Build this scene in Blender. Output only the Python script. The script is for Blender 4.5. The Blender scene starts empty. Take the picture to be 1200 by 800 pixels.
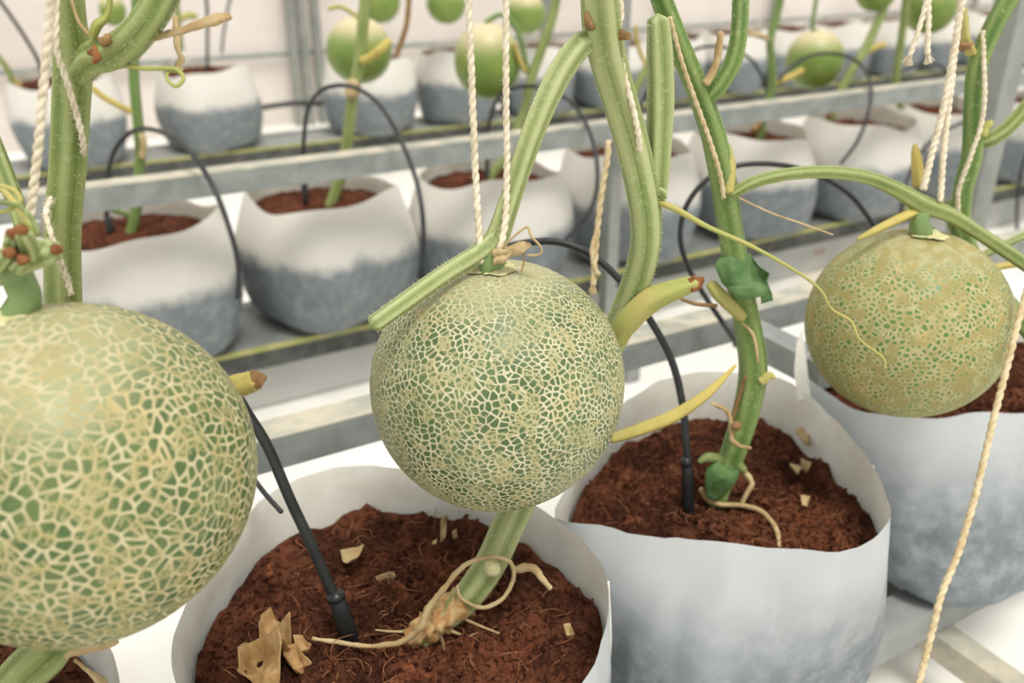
import bpy, math, random
import numpy as np
from mathutils import Vector, Matrix, noise
from mathutils.kdtree import KDTree
random.seed(7)
C = bpy.context.scene.collection
scene = bpy.context.scene

# ------------------------------------------------------------------ camera, light, exposure
F_PX, PITCH, CAM_H = 1050.0, math.radians(25), 0.63
cam_d = bpy.data.cameras.new('camera'); cam = bpy.data.objects.new('camera', cam_d); C.objects.link(cam)
cam.location = (0, 0, CAM_H); cam.rotation_euler = (math.radians(90) - PITCH, 0, 0)
cam_d.sensor_width = 36; cam_d.lens = F_PX / 1200 * 36; cam_d.clip_start = 0.02
cam_d.dof.use_dof = True; cam_d.dof.focus_distance = 0.45; cam_d.dof.aperture_fstop = 7.5
scene.camera = cam
w = bpy.data.worlds.new('sky'); scene.world = w; w.use_nodes = True
w.node_tree.nodes['Background'].inputs[0].default_value = (1.0, 0.98, 0.95, 1)
w.node_tree.nodes['Background'].inputs[1].default_value = 0.86
sun_d = bpy.data.lights.new('sun', 'SUN'); sun_d.energy = 2.15; sun_d.angle = math.radians(20); sun_d.color = (1, .96, .89)
sun = bpy.data.objects.new('sun', sun_d); C.objects.link(sun)
sun.rotation_euler = (math.radians(24), 0, math.radians(28))
scene.view_settings.view_transform = 'Standard'; scene.view_settings.look = 'None'
scene.view_settings.gamma = 1; scene.view_settings.use_curve_mapping = False
scene.view_settings.exposure = 0.22

# ------------------------------------------------------------------ pixel -> place
cp, sp = math.cos(PITCH), math.sin(PITCH)
def ray(x, y):
    v = (y - 400) / F_PX
    return Vector(((x - 600) / F_PX, cp - v * sp, -sp - v * cp))
def P(x, y, t): return Vector((0, 0, CAM_H)) + ray(x, y) * t          # depth t along the lens axis
def PZ(x, y, z):                                                       # on a level plane
    r = ray(x, y); return P(x, y, (z - CAM_H) / r.z)
ROW_A = math.radians(30); RU = Vector((math.cos(ROW_A), math.sin(ROW_A), 0)); RN = Vector((-math.sin(ROW_A), math.cos(ROW_A), 0))
RO = Vector((-0.068, 0.38, 0))
def R(u, p, z): return RO + RU * u + RN * p + Vector((0, 0, z))         # along row, across rows, up
def PR(x, y, p):                                                       # on the upright plane of a row
    r = ray(x, y); return P(x, y, (p + RO.dot(RN)) / r.dot(RN))
def u_of(v): return (v - RO).dot(RU)
ROW2, ROW3, WALLP = 0.84, 2.03, 2.75

# ------------------------------------------------------------------ materials
def lin(*c):
    o = []
    for v in c:
        v /= 255.0
        o.append(v / 12.92 if v <= .04045 else ((v + .055) / 1.055) ** 2.4)
    return (*o, 1)
class NT:
    def __init__(s, name, rough=.6, spec=.3):
        s.m = bpy.data.materials.new(name); s.m.use_nodes = True; s.t = s.m.node_tree
        s.b = s.t.nodes['Principled BSDF']; s.out = s.t.nodes['Material Output']
        s.b.inputs['Roughness'].default_value = rough; s.b.inputs['Specular IOR Level'].default_value = spec
    def n(s, typ, **kw):
        nd = s.t.nodes.new(typ)
        for k, v in kw.items():
            if k.startswith('i_'):
                key = k[2:]; key = int(key) if key.isdigit() else key.replace('_', ' ')
                s.set(nd.inputs[key], v)
            else: setattr(nd, k, v)
        return nd
    def set(s, sock, v):
        if isinstance(v, bpy.types.NodeSocket): s.t.links.new(v, sock)
        else: sock.default_value = v
    def math(s, op, a, b=0.5, clamp=False):
        nd = s.n('ShaderNodeMath', operation=op, use_clamp=clamp); s.set(nd.inputs[0], a); s.set(nd.inputs[1], b); return nd.outputs[0]
    def vmath(s, op, a, b):
        nd = s.n('ShaderNodeVectorMath', operation=op); s.set(nd.inputs[0], a); s.set(nd.inputs[1], b); return nd.outputs[0]
    def mix(s, f, a, b):
        nd = s.n('ShaderNodeMix', data_type='RGBA'); s.set(nd.inputs[0], f); s.set(nd.inputs[6], a); s.set(nd.inputs[7], b); return nd.outputs[2]
    def noise(s, co, scale, detail=3, rough=.5):
        nd = s.n('ShaderNodeTexNoise'); s.set(nd.inputs['Vector'], co); nd.inputs['Scale'].default_value = scale
        nd.inputs['Detail'].default_value = detail; nd.inputs['Roughness'].default_value = rough; return nd.outputs[0]
    def rng(s, v, a, b, c=0., d=1., smooth=True):
        nd = s.n('ShaderNodeMapRange', interpolation_type='SMOOTHSTEP' if smooth else 'LINEAR'); s.set(nd.inputs[0], v)
        for i, q in enumerate((a, b, c, d)): s.set(nd.inputs[i + 1], q)
        return nd.outputs[0]
    def co(s, which='Object'): return s.n('ShaderNodeTexCoord').outputs[which]
    def bump(s, h, strength=.4, dist=.002):
        nd = s.n('ShaderNodeBump'); nd.inputs['Strength'].default_value = strength; nd.inputs['Distance'].default_value = dist
        s.set(nd.inputs['Height'], h); s.set(s.b.inputs['Normal'], nd.outputs[0])
    def col(s, c): s.set(s.b.inputs['Base Color'], c)

def noisy(name, c1, c2, scale=30, rough=.6, spec=.3, bump=0, bd=.001, stretch=None, transl=0, a=.35, b=.65, c3=None):
    t = NT(name, rough, spec); co = t.co()
    if stretch: co = t.vmath('MULTIPLY', co, stretch)
    f = t.noise(co, scale, 4, .6); c = t.mix(t.rng(f, a, b), lin(*c1), lin(*c2))
    if c3: c = t.mix(t.rng(t.noise(co, scale * .35, 2), .55, .68), c, lin(*c3))
    t.col(c)
    if bump: t.bump(f, bump, bd)
    if transl:
        tr = t.n('ShaderNodeBsdfTranslucent'); t.set(tr.inputs[0], c)
        mx = t.n('ShaderNodeMixShader'); mx.inputs[0].default_value = transl
        t.set(mx.inputs[1], t.b.outputs[0]); t.set(mx.inputs[2], tr.outputs[0]); t.set(t.out.inputs['Surface'], mx.outputs[0])
    return t.m

def melon_mat(name, scale, wid, cream, g1, g2, yellow, hmul=1., seed=(0, 0, 0), fine=.75, topk=1.0, toplo=.7, topc=(172, 172, 132)):
    t = NT(name, .5, .35); obj = t.co()
    xyz = t.n('ShaderNodeSeparateXYZ', i_0=obj)
    r = t.math('SQRT', t.math('ADD', t.math('POWER', xyz.outputs[0], 2.), t.math('POWER', xyz.outputs[1], 2.)))
    co = t.vmath('ADD', obj, seed); big = t.noise(co, 3.2, 2)
    wm = t.math('MULTIPLY', t.math('MULTIPLY', t.rng(big, .3, .7, .85, 1.25), t.rng(xyz.outputs[2], .5, .97, 1., .85)), wid)
    e1 = t.n('ShaderNodeAttribute', attribute_name='net_coarse').outputs['Fac']; e2 = t.n('ShaderNodeAttribute', attribute_name='net_fine').outputs['Fac']
    l1 = t.rng(t.math('DIVIDE', e1, wm), .45, 1., 1., 0.)
    msk = t.rng(t.noise(co, 9., 2), .5, .55)
    l2 = t.math('MULTIPLY', t.rng(t.math('DIVIDE', e2, t.math('MULTIPLY', wm, 1.15)), .45, 1., fine, 0.), msk)
    line = t.math('MAXIMUM', l1, l2)
    gv = t.noise(co, 2.2, 3); fn = t.noise(co, 9, 3)
    green = t.mix(t.rng(gv, .35, .65), lin(*g1), lin(*g2))
    green = t.mix(t.rng(fn, .5, .72, 0., .4), green, lin(*yellow))
    green = t.mix(t.rng(xyz.outputs[2], toplo, .98, 0., .75 * topk), green, lin(*topc))
    cr = t.mix(t.rng(fn, .35, .65), lin(*cream), lin(cream[0] - 22, cream[1] - 24, cream[2] - 34))
    cr = t.mix(t.rng(big, .6, .72, 0., .3), cr, lin(200, 172, 112))
    t.col(t.mix(line, green, cr))
    t.set(t.b.inputs['Roughness'], t.rng(line, 0., 1., .38, .75))
    d = t.n('ShaderNodeDisplacement'); d.inputs['Midlevel'].default_value = 0; d.inputs['Scale'].default_value = 1.
    t.set(d.inputs['Height'], t.math('MULTIPLY', line, .0013 * hmul)); t.set(t.out.inputs['Displacement'], d.outputs[0])
    t.m.displacement_method = 'BOTH'
    return t.m

def bag_mat(name, lo, hi, amp, dark=(142, 152, 158), pale=(214, 219, 222), mott=.55):
    t = NT(name, .42, .4); co = t.co(); z = t.n('ShaderNodeSeparateXYZ', i_0=co).outputs[2]
    rnd = t.n('ShaderNodeObjectInfo').outputs['Random']
    off = t.n('ShaderNodeCombineXYZ'); t.set(off.inputs[0], t.math('MULTIPLY', rnd, 7.)); t.set(off.inputs[1], t.math('MULTIPLY', rnd, 3.))
    co = t.vmath('ADD', co, off.outputs[0])
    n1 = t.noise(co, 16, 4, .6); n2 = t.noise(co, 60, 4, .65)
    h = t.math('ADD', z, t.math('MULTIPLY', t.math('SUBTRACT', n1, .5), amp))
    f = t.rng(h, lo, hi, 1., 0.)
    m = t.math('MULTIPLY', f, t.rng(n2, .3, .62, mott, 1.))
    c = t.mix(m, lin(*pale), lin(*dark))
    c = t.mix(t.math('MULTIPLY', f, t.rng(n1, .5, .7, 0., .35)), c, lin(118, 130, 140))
    t.col(c); t.bump(t.noise(co, 22, 3), .25, .004)
    tr = t.n('ShaderNodeBsdfTranslucent'); t.set(tr.inputs[0], c)
    mx = t.n('ShaderNodeMixShader'); mx.inputs[0].default_value = .38
    t.set(mx.inputs[1], t.b.outputs[0]); t.set(mx.inputs[2], tr.outputs[0]); t.set(t.out.inputs['Surface'], mx.outputs[0])
    return t.m

def coir_mat():
    t = NT('coir', .95, .1); co = t.co()
    a = t.noise(co, 22, 4, .6); b = t.noise(co, 230, 4, .7); d = t.noise(co, 70, 3)
    c = t.mix(t.rng(a, .36, .64), lin(70, 42, 30), lin(114, 69, 49))
    c = t.mix(t.rng(b, .45, .66), c, lin(52, 27, 19)); c = t.mix(t.rng(d, .6, .78, 0., .7), c, lin(156, 96, 66))
    t.col(c); t.bump(t.math('ADD', b, d), .8, .004); return t.m

def stem_mat(name, c1, c2, c3):
    t = NT(name, .5, .3); co = t.co()
    f = t.noise(co, 30, 3); g = t.noise(co, 320, 3)
    rib = t.n('ShaderNodeAttribute', attribute_name='rib').outputs['Fac']
    c = t.mix(t.rng(f, .35, .65), lin(*c1), lin(*c2)); c = t.mix(t.rng(rib, .25, .95, 0., .75), c, lin(*c3))
    c = t.mix(t.rng(rib, .0, .16, .55, 0.), c, lin(c2[0] * .7, c2[1] * .74, c2[2] * .62)); c = t.mix(t.rng(g, .55, .75, 0., .25), c, lin(206, 212, 170))
    t.col(c); t.bump(g, .2, .0008)
    t.b.inputs['Subsurface Weight'].default_value = .1; t.b.inputs['Subsurface Radius'].default_value = (.004, .006, .002); t.b.inputs['Subsurface Scale'].default_value = .3
    return t.m

M = dict(
    stem=stem_mat('stem_green', (132, 146, 84), (112, 130, 68), (160, 168, 110)),
    stem_dark=stem_mat('stem_deep_green', (92, 122, 62), (110, 136, 70), (136, 154, 92)),
    stem_pale=stem_mat('stem_pale_green', (148, 158, 102), (130, 146, 86), (178, 184, 134)),
    stalk=noisy('stalk_green', (104, 134, 78), (130, 150, 96), 40, .5),
    collar=noisy('stalk_scar_cream', (214, 208, 166), (192, 188, 136), 260, .7, bump=.5),
    yellow=noisy('petiole_yellow', (196, 178, 98), (172, 160, 90), 30, .55, stretch=(1, 1, .3)),
    yellow_green=noisy('petiole_yellow_green', (162, 166, 92), (184, 172, 104), 26, .55),
    brown=noisy('withered_brown', (160, 130, 86), (122, 92, 58), 60, .8, bump=.4),
    tan=noisy('dry_tan', (196, 176, 134), (168, 142, 100), 60, .85, bump=.4),
    cork=noisy('corky_base', (206, 178, 128), (176, 128, 80), 150, .85, bump=.5, c3=(150, 158, 100)),
    rust=noisy('withered_tip', (110, 64, 38), (150, 102, 60), 200, .85),
    hair=noisy('stem_hair', (226, 232, 204), (206, 216, 176), 50, .6, transl=.4),
    twine=noisy('twine_cream', (232, 222, 200), (206, 194, 166), 220, .9, bump=.5),
    twine_old=noisy('twine_weathered', (218, 202, 166), (196, 174, 132), 160, .9, bump=.5),
    tube=noisy('black_hose', (30, 32, 33), (42, 44, 45), 40, .42, .5),
    stake=noisy('black_plastic', (22, 23, 24), (34, 36, 37), 60, .38, .5),
    rail=noisy('galvanised_steel', (150, 154, 150), (128, 134, 130), 34, .55, .5, bump=.15, stretch=(1, 1, 1)),
    railtop=noisy('weathered_and_lit_zinc', (196, 188, 168), (160, 162, 150), 30, .7),  # brownish cross bars; on rail tops the paler tone paints sunlight
    beam=noisy('grey_painted_beam', (150, 153, 150), (136, 140, 138), 26, .65),
    beamdark=noisy('dark_grey_beam', (66, 68, 66), (88, 90, 86), 40, .7),  # dark grey tone of the strip along the bench front
    algae=noisy('algae_edge', (150, 158, 92), (176, 172, 120), 60, .8),
    board=noisy('pale_grey_board', (186, 187, 182), (172, 174, 170), 9, .7, c3=(178, 174, 164)),
    post=noisy('grey_post', (150, 152, 146), (134, 138, 132), 20, .5, .5),
    floor=noisy('white_plastic_sheet', (240, 238, 232), (228, 226, 218), 5, .5, c3=(216, 196, 160)),
    film=noisy('greenhouse_film', (246, 241, 236), (238, 231, 225), 2.5, .5, transl=.45),
    coir=coir_mat(),
    fibre=noisy('coir_fibre', (176, 122, 84), (124, 76, 52), 90, .9),
    dryleaf=noisy('dry_leaf', (206, 172, 122), (164, 128, 80), 70, .85, bump=.4, bd=.003, transl=.15),
    leaf=noisy('leaf_green', (80, 116, 66), (104, 136, 84), 60, .5, bump=.3, transl=.15),
    red=noisy('red_marker', (186, 110, 100), (176, 120, 110), 60, .7),
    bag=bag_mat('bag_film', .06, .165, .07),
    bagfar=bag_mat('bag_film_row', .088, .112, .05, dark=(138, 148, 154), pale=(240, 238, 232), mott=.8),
    baginner=noisy('bag_inner_film', (250, 248, 240), (240, 236, 224), 30, .45, .4, transl=.28),
)
M['melonA'] = melon_mat('netted_rind_coarse', 17, .17, (190, 181, 144), (72, 94, 52), (96, 112, 66), (120, 130, 72), 1.1, (3.1, 1.2, .4), .7)
M['melonB'] = melon_mat('netted_rind_fine', 22, .165, (196, 191, 158), (76, 97, 60), (100, 116, 76), (130, 136, 84), .9, (0, 0, 0), .8)
M['melonC'] = melon_mat('netted_rind_dense', 23, .30, (176, 168, 124), (78, 116, 58), (98, 130, 68), (134, 142, 78), .8, (5, 2, 1), .9)
M['melonfar'] = melon_mat('netted_rind_far', 20, .13, (170, 164, 110), (110, 140, 66), (128, 146, 70), (150, 148, 76), .5, (7, 1, 2), .6, 1.3, .1, (214, 198, 160))

# ------------------------------------------------------------------ mesh helpers
class MB:
    def __init__(s): s.v, s.f, s.mi, s.a = [], [], [], []
    def add(s, vs, fs, mi=0, at=None):
        s.a += at if at else [0.] * len(vs)
        o = len(s.v); s.v += [Vector(q) for q in vs]; s.f += [tuple(i + o for i in q) for q in fs]; s.mi += [mi] * len(fs)
        return s
    def box(s, c, ex, ey, ez, ax=(Vector((1, 0, 0)), Vector((0, 1, 0)), Vector((0, 0, 1))), mi=0):
        vs = [c + ax[0] * (i * ex / 2) + ax[1] * (j * ey / 2) + ax[2] * (k * ez / 2) for i in (-1, 1) for j in (-1, 1) for k in (-1, 1)]
        return s.add(vs, [(0, 1, 3, 2), (4, 6, 7, 5), (0, 4, 5, 1), (2, 3, 7, 6), (0, 2, 6, 4), (1, 5, 7, 3)], mi)
    def tube(s, pts, rad, n=10, ridges=0, depth=.12, twist=0., cap=True, res=6, mi=0, jitter=0, flat=1.):
        pts, rad = smooth(pts, rad, res); fr = frames(pts); vs, fs, at = [], [], []
        for i, (p, (a, b)) in enumerate(zip(pts, fr)):
            for k in range(n):
                th = 2 * math.pi * k / n; r = rad[i]
                if ridges: r *= 1 + depth * math.cos(ridges * th + twist * i) + .35 * depth * math.cos(2 * ridges * th + 1)
                if jitter: r *= 1 + jitter * noise.noise(p * 260 + Vector((k * .7, 0, 0)))
                at.append(.5 + .5 * math.cos(ridges * th + twist * i) if ridges else 0.); vs.append(p + a * (math.cos(th) * r) + b * (math.sin(th) * r * flat))
        m = len(pts)
        for i in range(m - 1):
            for k in range(n):
                k2 = (k + 1) % n; fs.append((i * n + k, i * n + k2, (i + 1) * n + k2, (i + 1) * n + k))
        if cap:
            d0 = (pts[0] - pts[1]).normalized(); d1 = (pts[-1] - pts[-2]).normalized(); vs += [pts[0] + d0 * rad[0] * .5, pts[-1] + d1 * rad[-1] * .6]; at += [.5, .5]
            for k in range(n):
                k2 = (k + 1) % n; fs.append((len(vs) - 2, k2, k)); fs.append((len(vs) - 1, (m - 1) * n + k, (m - 1) * n + k2))
        return s.add(vs, fs, mi, at)
def smooth(pts, rad, res):
    pts = [Vector(p) for p in pts]
    if not hasattr(rad, '__len__'): rad = [rad] * len(pts)
    if res <= 1: return pts, list(rad)
    op, orad = [], []
    for i in range(len(pts) - 1):
        p0 = pts[max(i - 1, 0)]; p1 = pts[i]; p2 = pts[i + 1]; p3 = pts[min(i + 2, len(pts) - 1)]
        for k in range(res):
            t = k / res
            op.append(.5 * ((2 * p1) + (p2 - p0) * t + (2 * p0 - 5 * p1 + 4 * p2 - p3) * t * t + (3 * p1 - p0 - 3 * p2 + p3) * t ** 3))
            orad.append(rad[i] * (1 - t) + rad[i + 1] * t)
    return op + [pts[-1]], orad + [rad[-1]]
def frames(pts):
    out = []; a = None
    for i in range(len(pts)):
        d = (pts[min(i + 1, len(pts) - 1)] - pts[max(i - 1, 0)]); d = d.normalized() if d.length > 1e-9 else Vector((0, 0, 1))
        if a is None: a = d.cross(Vector((.31, .87, .2))).normalized()
        else:
            a = a - d * a.dot(d); a = a.normalized() if a.length > 1e-6 else d.orthogonal().normalized()
        out.append((a, d.cross(a)))
    return out
def build(name, mb, mats, base, parent=None, shade=True, label=None, kind=None):
    me = bpy.data.meshes.new(name)
    me.from_pydata([tuple(q - base) for q in mb.v], [], mb.f)
    for m in (mats if isinstance(mats, (list, tuple)) else [mats]): me.materials.append(M[m] if isinstance(m, str) else m)
    if any(mb.mi): me.polygons.foreach_set('material_index', mb.mi)
    if shade: me.polygons.foreach_set('use_smooth', [True] * len(me.polygons))
    if any(mb.a): me.attributes.new('rib', 'FLOAT', 'POINT').data.foreach_set('value', mb.a)
    me.update()
    o = bpy.data.objects.new(name, me); C.objects.link(o)
    if parent: o.parent = parent
    else: o.location = base
    if label: o['label'] = label
    if kind: o['kind'] = kind
    return o
def thing(name, label, cat, base, group=None):
    o = bpy.data.objects.new(name, None); C.objects.link(o); o.location = base; o.empty_display_size = .02
    return tag(o, label, cat, group)
def tag(o, label, cat, group=None):
    o['label'] = label; o['category'] = cat
    if group: o['group'] = group
    return o
def struct(o, label=None):
    o['kind'] = 'structure'
    if label: o['label'] = label
    return o
def hairs(mb, pts, rad, n, length=.0022, res=6, r0=.00009):
    pts, rad = smooth(pts, rad, res); fr = frames(pts)
    for _ in range(n):
        i = random.randrange(len(pts) - 1); t = random.random(); p = pts[i].lerp(pts[i + 1], t); a, b = fr[i]
        th = random.uniform(0, 2 * math.pi); d = a * math.cos(th) + b * math.sin(th); tn = d.cross(a.cross(b)).normalized()
        q = p + d * rad[i] * .96; e = q + d * length * random.uniform(.5, 1.1) + Vector((random.gauss(0, .0003), random.gauss(0, .0003), random.gauss(0, .0003)))
        ax = a.cross(b).normalized()
        mb.add([q + tn * r0 * 1.6, q - tn * r0 * 1.6, q + ax * r0 * 2.4, e], [(0, 1, 3), (1, 2, 3), (2, 0, 3)])

# ------------------------------------------------------------------ the setting
def slab(name, u0, u1, p0, p1, z0, z1, mat, base=None, parent=None, shade=False, mats=None):
    mb = MB(); c = (R(u0, p0, z0) + R(u1, p1, z1)) / 2
    mb.box(c, u1 - u0, p1 - p0, z1 - z0, (RU, RN, Vector((0, 0, 1))))
    return build(name, mb, mat, base if base is not None else R((u0 + u1) / 2, (p0 + p1) / 2, z0), parent, shade)
mb = MB(); n = 40
vs = [R(-2.6 + 9 * i / n, -1.2 + 4.6 * j / n, .0015 * noise.noise(Vector((i * .9, j * .9, 0)))) for i in range(n + 1) for j in range(n + 1)]
vs = [v - Vector((0, 0, .002)) for v in vs]
mb.add(vs, [(i * (n + 1) + j, (i + 1) * (n + 1) + j, (i + 1) * (n + 1) + j + 1, i * (n + 1) + j + 1) for i in range(n) for j in range(n)])
struct(build('floor', mb, 'floor', R(0, 0, 0)), 'white plastic sheet over the greenhouse floor')
wall = struct(slab('wall_back', -2.6, 6.4, WALLP, WALLP + .004, 0, 1.6, 'film'), 'translucent white film wall at the back of the greenhouse')
wb = wall.location.copy()
for z in (.235,):
    m_ = MB(); m_.tube([R(-2.5, WALLP - .02, z), R(6.3, WALLP - .02, z)], .009, 8, res=1); build('wall_rail', m_, 'rail', wb, wall)
for u in [u_of(PR(x, 60, WALLP - .04)) for x in (343, 356, 372, 640, 772, 900, 1130)] + [-.6, -1.4]:
    m_ = MB(); m_.box(R(u, WALLP - .045, .8), .026, .026, 1.6, (RU, RN, Vector((0, 0, 1)))); build('wall_post', m_, 'post', wb, wall, False)

def bench(row, name_label, dark, u0, u1, panel=True, rail_p=.205, fr=-.07, cross=()):
    base = R((u0 + u1) / 2, row, 0)
    t = thing('bench_frame', name_label, 'bench', base)
    f0 = row + fr
    slab('front_beam', u0, u1, f0, f0 + .03, .072, .105, 'beam', base, t)
    slab('back_beam', u0, u1, row + .07, row + .10, .072, .105, 'beam', base, t)
    if dark:
        slab('deck', u0, u1, f0 + .0305, row + .0695, .09, .1035, 'beam', base, t)
        slab('front_strip', u0, u1, f0 - .004, f0 - .0005, .073, .099, 'beamdark', base, t)
        slab('edge_lip', u0, u1, f0 - .006, f0 - .0005, .0995, .106, 'algae', base, t)
    if panel:
        slab('skirt_board', u0, u1, f0 + .024, f0 + .034, .0, .0715, 'board', base, t)
    else:
        for u in (-.9, 2.4): slab('leg', u, u + .03, f0 + .002, f0 + .028, 0, .0715, 'beam', base, t)
    for u in cross:
        slab('cross_bar', u - .012, u + .012, row - .26, row + rail_p, .046, .071, 'railtop', base, t)
        slab('leg', u - .012, u + .012, row + .072, row + .096, 0, .0455, 'beam', base, t)
        slab('leg', u - .011, u + .011, row - .25, row - .226, 0, .0455, 'beam', base, t)
    return t
bench(0, 'grey low bench beams under the nearest row of grow bags', False, -1.0, 2.6, panel=False, fr=-.03, cross=(.497,))
bench(ROW2, 'grey bench with dark front edge under the second row of bags', True, -1.4, 3.6, cross=(u_of(PR(716, 260, .7275)) - .045, 1.95))
bench(ROW3, 'grey bench under the farthest row of bags by the film wall', True, -1.5, 5.0, cross=(.62,))

def support_rail(p, u0, u1, label, z=.27, posts=(), legs=(-1.1, 2.5)):
    base = R((u0 + u1) / 2, p, 0)
    t = thing('support_rail', label, 'rail', base)
    mb = MB(); mb.box(R((u0 + u1) / 2, p, z), u1 - u0, .03, .026, (RU, RN, Vector((0, 0, 1)))); build('rail_tube', mb, 'rail', base, t, False)
    mb = MB(); mb.box(R((u0 + u1) / 2, p, z + .0137), u1 - u0, .0295, .0012, (RU, RN, Vector((0, 0, 1)))); build('rail_top_face', mb, 'railtop', base, t, False, 'cream top face, sunlit tone put into its colour')  # thin cream plate paints the sunlit top of the grey tube
    for u, p0 in posts:
        mb = MB(); mb.box(R(u, p - .015 - p0 / 2, z - .004), .026, p0 - .001, .026, (RU, RN, Vector((0, 0, 1)))); build('cross_arm', mb, 'rail', base, t, False)
    for u in legs:
        mb = MB(); mb.box(R(u, p, (z - .014) / 2), .024, .024, z - .014, (RU, RN, Vector((0, 0, 1)))); build('leg', mb, 'post', base, t, False)
    return t
u_arm = u_of(PZ(880, 388, .27))
support_rail(.235, -1.2, 2.6, 'grey steel support rail just behind the nearest bags', posts=((u_arm, .11),))
support_rail(.70, -1.6, 3.8, 'grey steel support rail across the front of the second row of bags', z=.357, legs=(-1.4, 3.6))

def post(name, foot_px, top_px, p, wd, label, mat='post'):
    a = PR(*foot_px, p); b = PR(*top_px, p); b.z = max(b.z, .95)
    x, y = (a.x + b.x) / 2, (a.y + b.y) / 2; c = Vector((a.x, a.y, 0))
    mb = MB(); mb.box(c + Vector((0, 0, .6)), wd, wd, 1.2, (RU, RN, Vector((0, 0, 1))))
    t = thing(name, label, 'post', c)
    build('post_tube', mb, mat, c, t, False)
    mb = MB(); mb.box(c + Vector((0, 0, .004)), wd * 1.8, wd * 1.8, .008, (RU, RN, Vector((0, 0, 1)))); fp = build('foot_plate', mb, mat, c, t, False)
    mb = MB(); mb.tube([c + Vector((0, 0, .008)) + RU * wd * .7, c + Vector((0, 0, .018)) + RU * wd * .7], .005, 6, res=1); build('bolt', mb, 'rail', c, fp, False)
post('steel_post', (1135, 250), (1190, 0), .40, .038, 'wide grey steel post behind the stem at the right edge')
post('steel_post', (716, 260), (733, 0), .7275, .02, 'slim grey post standing in the gap of the second row of bags')
post('steel_post', (640, 90), (643, 0), ROW3 + .22, .03, 'grey post behind the top centre melons')

# ------------------------------------------------------------------ grow bags and coir
def loop_resample(pts, n):
    m = len(pts); out = []
    for i in range(m):
        p0, p1, p2, p3 = pts[i - 1], pts[i], pts[(i + 1) % m], pts[(i + 2) % m]
        for k in range(12):
            t = k / 12; out.append(.5 * ((2 * p1) + (p2 - p0) * t + (2 * p0 - 5 * p1 + 4 * p2 - p3) * t * t + (3 * p1 - p0 - 3 * p2 + p3) * t ** 3))
    c = sum(out, Vector()) / len(out)
    ang = sorted(((math.atan2(q.y - c.y, q.x - c.x), q) for q in out), key=lambda q: q[0])
    res = []
    aa = [q[0] for q in ang]
    for k in range(n):
        a = -math.pi + 2 * math.pi * k / n
        j = next((i for i, q in enumerate(aa) if q >= a), 0); q0, q1 = ang[j - 1][1], ang[j][1]
        a0 = aa[j - 1] - (2 * math.pi if j == 0 else 0); a1 = aa[j]
        t = 0 if a1 == a0 else max(0, min(1, (a - a0) / (a1 - a0))); res.append(q0.lerp(q1, t))
    return res, c
def make_bag(rim, c, rb, zb, zs, film, n=96, ns=22, bulge=.006, seed=0, wr=.0034):
    """rim: loop of points; returns outer film, inner film, soil-edge loop"""
    def ring(s, off=0):
        o = []
        for k, q in enumerate(rim):
            a = -math.pi + 2 * math.pi * k / n; d = Vector((math.cos(a), math.sin(a), 0))
            rr = rb * (1 - .08 * math.cos(4 * (a - ROW_A))) * (1 + .015 * math.sin(3 * a + seed))
            bot = Vector((c.x, c.y, zb)) + d * rr
            e = s ** 1.0; p = bot.lerp(q, e); p.z = zb + (q.z - zb) * s
            w = noise.noise(Vector((math.cos(a) * 2.2 + seed, math.sin(a) * 2.2, s * 1.6))) * 1.6 + noise.noise(Vector((math.cos(a) * 7 + seed, math.sin(a) * 7, s * 3)))
            w2 = noise.noise(Vector((math.cos(a) * 4 + seed, math.sin(a) * 4, 5)))
            low = max(0, 1 - s / .12)
            p += d * (bulge * math.sin(math.pi * min(1, s)) + wr * w * (.3 + .7 * math.sin(math.pi * min(s, 1))) - .016 * low * low + .002 * w2 * (1 - s) * math.sin(s * 40) - off)
            o.append(p)
        return o
    outer, inner = MB(), MB(); ss = [i / (ns - 1) for i in range(ns)]
    vs = [p for s in ss for p in ring(s)]
    fs = [(i * n + k, i * n + (k + 1) % n, (i + 1) * n + (k + 1) % n, (i + 1) * n + k) for i in range(ns - 1) for k in range(n)]
    vs.append(Vector((c.x, c.y, zb))); fs += [(len(vs) - 1, (k + 1) % n, k) for k in range(n)]
    outer.add(vs, fs)
    ss = [1 - i / 9 * .5 for i in range(10)]
    vs = [p for s in ss for p in ring(s, .0016 if s < 1 else 0)]
    inner.add(vs, [(i * n + k, i * n + (k + 1) % n, (i + 1) * n + (k + 1) % n, (i + 1) * n + k) for i in range(9) for k in range(n)])
    zr = sum(q.z for q in rim) / n
    return outer, inner, ring((zs - zb) / (zr - zb), .004 if n > 64 else .011)
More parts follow.
